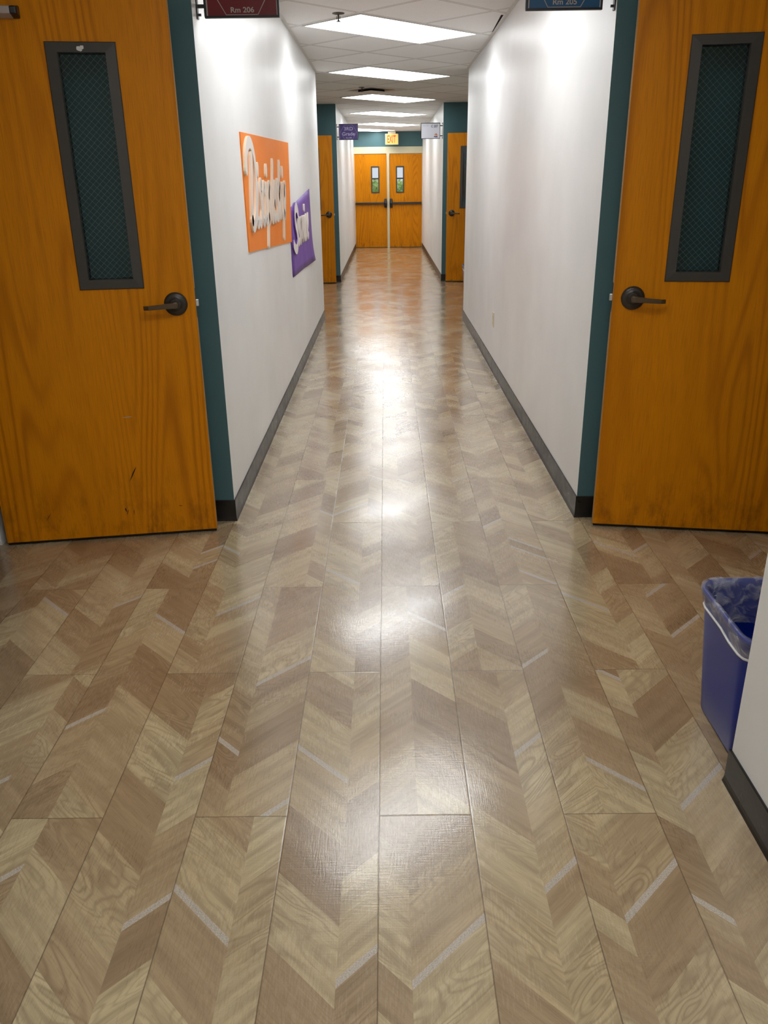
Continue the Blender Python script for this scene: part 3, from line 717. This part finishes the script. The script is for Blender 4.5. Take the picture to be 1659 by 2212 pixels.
# ------------------------------------------------------------------ lettered wall panels
def stroke_mesh(strokes, width, x0, x1):
    """rounded ribbons in the yz plane, extruded from wall offset x0 to x1"""
    mb = MB()
    for st in strokes:
        w = width
        if isinstance(st, tuple): st, w = st
        P = [Vector(p) for p in st]
        if len(P) > 2:                       # Catmull-Rom smoothing
            Q = []
            for i in range(len(P)-1):
                p0, p1, p2, p3 = P[max(i-1, 0)], P[i], P[i+1], P[min(i+2, len(P)-1)]
                for t in range(6):
                    t /= 6; Q.append(.5*((2*p1) + (p2-p0)*t + (2*p0-5*p1+4*p2-p3)*t*t + (3*p1-p0-3*p2+p3)*t**3))
            Q.append(P[-1]); P = Q
        Ls, Rs = [], []; n_ = len(P)
        for i, p in enumerate(P):
            d = (P[min(i+1, n_-1)] - P[max(i-1, 0)]).normalized(); nn = Vector((-d.y, d.x))*w/2
            Ls.append(p+nn); Rs.append(p-nn)
        def capf(c, d, sgn):
            a0 = math.atan2(d.y, d.x); return [c + Vector((math.cos(a0 + sgn*t), math.sin(a0 + sgn*t)))*w/2 for t in (math.pi/3, math.pi/6, 0, -math.pi/6, -math.pi/3)]
        dS = (P[0]-P[1]).normalized(); dE = (P[-1]-P[-2]).normalized()
        # segments as quads plus round caps
        for i in range(n_-1):
            q = [Ls[i], Ls[i+1], Rs[i+1], Rs[i]]
            mb.add([(x1, a.x, a.y) for a in q], [(0, 1, 2, 3)], 0)
            mb.add([(x0, Ls[i].x, Ls[i].y), (x0, Ls[i+1].x, Ls[i+1].y), (x1, Ls[i+1].x, Ls[i+1].y), (x1, Ls[i].x, Ls[i].y)], [(0, 1, 2, 3)], 1)
            mb.add([(x0, Rs[i].x, Rs[i].y), (x0, Rs[i+1].x, Rs[i+1].y), (x1, Rs[i+1].x, Rs[i+1].y), (x1, Rs[i].x, Rs[i].y)], [(3, 2, 1, 0)], 1)
        for c_, d_, A, B in ((P[0], dS, Rs[0], Ls[0]), (P[-1], dE, Ls[-1], Rs[-1])):
            ring = [A] + capf(c_, d_, 1) + [B]
            mb.add([(x1, a.x, a.y) for a in ring], [tuple(range(len(ring)))], 0)
            mb.add([(x0, a.x, a.y) for a in ring] + [(x1, a.x, a.y) for a in ring], [(i, i+1, len(ring)+i+1, len(ring)+i) for i in range(len(ring)-1)], 1)
    return mb

BASE, XH, SLANT = 1.222, .205, .40
G = {   # unit glyphs: u in multiples of x-height, v: 0 baseline .. 1 x-height
 'i': [[(.0, .98), (.0, .15), (.18, .02), (.36, .12)], [(.06, 1.30), (.06, 1.44)]],
 's': [[(.50, .92), (.28, 1.08), (.10, .86), (.34, .56), (.50, .30), (.32, .02), (.04, .06)]],
 'c': [[(.48, .84), (.26, 1.02), (.02, .70), (.02, .28), (.22, .0), (.52, .14)]],
 'p': [[(.0, .98), (.0, -.62)], [(.02, .70), (.26, 1.02), (.48, .76), (.46, .28), (.24, .0), (.04, .16)]],
 'l': [[(.10, 1.62), (.04, 1.0), (.0, .2), (.16, .0), (.34, .12)]],
 'e': [[(.04, .44), (.40, .60), (.42, .90), (.20, 1.02), (.0, .62), (.06, .16), (.26, .0), (.52, .16)]],
 'h': [[(.10, 1.62), (.02, .0)], [(.04, .62), (.24, .98), (.42, .86), (.40, .2), (.56, .04)]],
 'r': [[(.0, .98), (.0, .0)], [(.02, .62), (.20, .96), (.44, .92)]],
 'v': [[(.0, .98), (.18, .04), (.42, .98)]],
}
pan = thing('wall_panel', 'orange wall panel with raised white Discipleship lettering on the left corridor wall', 'wall sign', (XL, 5.4, 1.38))
def rel(mb, root): mb.v = [(x-root.location[0], y-root.location[1], z-root.location[2]) for x, y, z in mb.v]; return mb
op = MB().prism([(4.375, 1.108), (6.375, 1.030), (6.47, 1.705), (4.345, 1.667)], XL, XL+.006, 'yz')
build('backing', rel(op, pan), M['orange'], pan)
# capital D: a swash hooking over the stem, bowl back to the foot
D = [([(4.385, 1.500), (4.415, 1.575), (4.49, 1.622), (4.575, 1.625), (4.655, 1.580), (4.695, 1.500), (4.685, 1.385), (4.62, 1.275), (4.515, 1.225), (4.475, 1.255)], .058),
     ([(4.575, 1.560), (4.545, 1.470), (4.510, 1.370), (4.480, 1.255)], .058)]
lt = build('letter', rel(stroke_mesh(D, .05, XL+.006, XL+.019), pan), [M['letter'], M['letter_edge']], pan); lt['label'] = 'raised white letter D'
def place(word, starts, base, xh, slant, w, root, x1, topx=1.0):
    for i, (ch, y0) in enumerate(zip(word, starts)):
        st = [[(y0 + u*xh*.70 + v*xh*slant, base + v*xh) for u, v in s_] for s_ in G[ch]]
        if not isinstance(st[0], tuple) and ch == 'i': st[1] = (st[1], w*1.1)
        b = build('letter', rel(stroke_mesh(st, w, XL+.006, x1 - .0004*(i % 3)), root), [M['letter'], M['letter_edge']], root); b['label'] = 'raised white letter ' + ch
place('iscipleship', [4.655, 4.745, 4.875, 5.000, 5.115, 5.285, 5.375, 5.495, 5.625, 5.790, 5.905], BASE, XH, SLANT, .045, pan, XL+.018)
pan2 = thing('wall_panel', 'purple wall panel with raised white Service lettering and a curled lower corner', 'wall sign', (XL, 7.2, 1.05))
pp = MB(); rows_ = 10
TLp, TRp, BRp, BLp = (6.33, 1.262), (8.07, 1.385), (8.19, .742), (6.37, .775)
gridv = []
for j in range(rows_+1):
    for i in range(rows_+1):
        s_, t_ = i/rows_, j/rows_
        y = (TLp[0]*(1-s_)+TRp[0]*s_)*(1-t_) + (BLp[0]*(1-s_)+BRp[0]*s_)*t_; z = (TLp[1]*(1-s_)+TRp[1]*s_)*(1-t_) + (BLp[1]*(1-s_)+BRp[1]*s_)*t_
        curl = max(0, s_*.5+t_-.98)**2 * .07 if s_ > .5 else 0
        gridv.append((XL+.004+curl, y + (max(0, s_*t_-.85)*.4), z))
q_ = rows_+1
pp.add(gridv, [(j*q_+i, j*q_+i+1, (j+1)*q_+i+1, (j+1)*q_+i) for j in range(rows_) for i in range(rows_)], 0, True)
bo = build('backing', rel(pp, pan2), M['purple'], pan2); so = bo.modifiers.new('thick', 'SOLIDIFY'); so.thickness = .003; so.offset = 0
Sx = [([(6.80, 1.215), (6.70, 1.262), (6.585, 1.235), (6.575, 1.160), (6.66, 1.100), (6.70, 1.020), (6.61, .965), (6.49, .975), (6.40, 1.010)], .072)]
lt = build('letter', rel(stroke_mesh(Sx, .05, XL+.006, XL+.020), pan2), [M['letter'], M['purple']], pan2); lt['label'] = 'raised white letter S'
place('ervice', [6.775, 6.985, 7.14, 7.315, 7.43, 7.62], .985, .185, .25, .037, pan2, XL+.019)

# ------------------------------------------------------------------ outlet
ou = thing('power_outlet', 'cream power outlet low on the right corridor wall', 'outlet', (XR, 6.64, .345))
pl = build('cover_plate', MB().box(-.006, 0, -.036, .036, 0, .116), M['ivory'], ou, bevel=.002)
for z in (.035, .080): build('socket', MB().box(-.0085, -.004, -.016, .016, z-.013, z+.013), M['cream'], ou, bevel=.002)
build('screw', MB().lathe([(.0005, -.0075), (.004, -.0075), (.004, -.005), (.0005, -.005)], 'x', (0, 0, .058), 12), M['steel'], ou)

# ------------------------------------------------------------------ bins
def rrect(cx, cy, hx, hy, rad, z, seg=8, wob=0.0, rnd=None):
    pts = []
    for qx, qy, a0 in ((1, 1, 0), (-1, 1, 90), (-1, -1, 180), (1, -1, 270)):
        for k in range(seg+1):
            a = math.radians(a0 + 90*k/seg); pts.append((cx+qx*(hx-rad)+rad*math.cos(a), cy+qy*(hy-rad)+rad*math.sin(a), z))
        # straight run subdivision towards next corner
        nx, ny, na = {(1,1): (-1,1,90), (-1,1): (-1,-1,180), (-1,-1): (1,-1,270), (1,-1): (1,1,0)}[(qx, qy)]
        e = (cx+nx*(hx-rad)+rad*math.cos(math.radians(na)), cy+ny*(hy-rad)+rad*math.sin(math.radians(na))); s0 = pts[-1]
        for k in range(1, 8): pts.append((s0[0]+(e[0]-s0[0])*k/8, s0[1]+(e[1]-s0[1])*k/8, z))
    if wob and rnd:
        ph = [rnd.uniform(0, 6.28) for _ in range(6)]; m_ = len(pts)
        out = []
        for i, (x, y, zz) in enumerate(pts):
            a = 2*math.pi*i/m_; f = wob*(math.sin(a*9+ph[0])*.5 + math.sin(a*17+ph[1])*.35 + math.sin(a*31+ph[2])*.3)
            dx, dy = x-cx, y-cy; l_ = math.hypot(dx, dy); out.append((x+dx/l_*f, y+dy/l_*f, zz + f*.8))
        pts = out
    return pts
def make_bin(label, cx, cy, cap_y=None):
    root = thing('wastebasket', label, 'bin', (cx, cy, 0), 0, 'blue lined wastebaskets')
    hx, hy = .130, .183; bx, by = .098, .140; Z = .385
    R = []
    prof_o = [(0.0, .90, .0), (.003, .97, 0), (.012, 1.0, 0)]
    for z, sc_, _ in prof_o: R.append(rrect(0, 0, bx*sc_, by*sc_, .045*sc_, z))
    for t in (.25, .5, .75, .93): R.append(rrect(0, 0, bx+(hx-.004-bx)*t, by+(hy-.004-by)*t, .045+.018*t, .012+(Z-.012)*t))
    R += [rrect(0, 0, hx-.004, hy-.004, .062, Z-.022), rrect(0, 0, hx, hy, .065, Z-.020), rrect(0, 0, hx+.002, hy+.002, .066, Z-.006), rrect(0, 0, hx-.001, hy-.001, .064, Z),
          rrect(0, 0, hx-.006, hy-.006, .060, Z-.002), rrect(0, 0, hx-.008, hy-.008, .058, Z-.02)]
    for t in (.75, .5, .25, .02): R.append(rrect(0, 0, bx-.003+(hx-.008-bx)*t, by-.003+(hy-.008-by)*t, .042+.018*t, .014+(Z-.034)*t))
    body = MB(); body.loft(R, cap0=True, cap1=True); build('body', body, M['bin'], root)
    rn = random.Random(5); ln = MB(); L = []
    for z, off, wb in ((Z-.13, -.014, .004), (Z-.07, -.0125, .003), (Z-.03, -.011, .002), (Z+.001, -.007, .0012), (Z+.004, -.001, .001), (Z+.002, .004, .001), (Z-.012, .0050, .001), (Z-.030, .0005, .001), (Z-.046, -.0045, .0012)):
        f = max(0, (Z-z))/Z
        L.append(rrect(0, 0, hx+off-(hx-bx)*f*.8, hy+off-(hy-by)*f*.8, .062, z, wob=wb, rnd=rn))
    # the cuff droops lower towards the viewed front-left side
    L2 = []
    for j, ring in enumerate(L):
        k = max(0, j-5)/3.0
        L2.append([(x, y, z - k*.014*(1 if y < 0 else .4) + k*.004*math.sin(x*60)) for x, y, z in ring])
    ln.loft(L2); lo = build('liner', ln, M['film'], root); lo['label'] = 'clear crinkled liner folded over the rim'
    cord = [(x*1.006, y*1.004, z) for x, y, z in L2[-1]][::2]
    co = MB(); co.tube(cord, .0036, 8, closed=True); cc = build('drawstring', co, M['cord'], lo); cc['label'] = 'white drawstring hem'
    return root
b1 = make_bin('blue rectangular bin with a clear liner behind the near right wall corner', .998, 1.888)
b2 = copy_tree(b1); b2.location = (1.165, 11.42, 0)
b2['label'] = 'small lined bin in the far right bay, only its white rim showing past the wall'

# ------------------------------------------------------------------ outdoors seen through the small windows
g = build('outside_ground', MB().box(-15, 15, YE+.36, 50, -.3, -.12), M['ground']); tag(g, 'pale ground outside beyond the double doors', 'ground', kind='structure')
def shrub(name, x, y, w, h, cnt, seed, label):
    root = thing(name, label, 'shrub', (x, y, -.12), 0, 'shrubs seen through the door windows'); rn = random.Random(seed)
    mb = MB()
    for _ in range(cnt):
        a = rn.uniform(0, 6.283); rr_ = math.sqrt(rn.random()); zz = rn.random(); 
        p = Vector((math.cos(a)*rr_*w*(1-.35*zz), math.sin(a)*rr_*w*.6, .25+zz*(h-.25)*(1-.12*rr_)))
        s_ = rn.uniform(.04, .09); d = Vector((rn.uniform(-1, 1), rn.uniform(-1, 1), rn.uniform(-.5, 1))).normalized(); e = d.cross(Vector((rn.uniform(-1, 1), rn.uniform(-1, 1), .3))).normalized()
        mb.add([p-d*s_, p+e*s_*.45, p+d*s_, p-e*s_*.45], [(0, 1, 2, 3)])
    build('foliage', mb, M['leaf'], root)
    st = MB()
    for i in range(6):
        a = i*1.05; st.tube([(0, 0, 0), (math.cos(a)*w*.3, math.sin(a)*w*.2, h*.45), (math.cos(a)*w*.55, math.sin(a)*w*.35, h*.8)], [.03, .02, .008], 6)
    build('stem', st, M['bark'], root)
shrub('shrub', -.33, 25.0, .95, 1.70, 2600, 1, 'bright green shrub outside, seen through the left door window')
shrub('shrub', .62, 26.5, .85, 1.68, 2200, 2, 'green shrub outside, seen through the right door window')
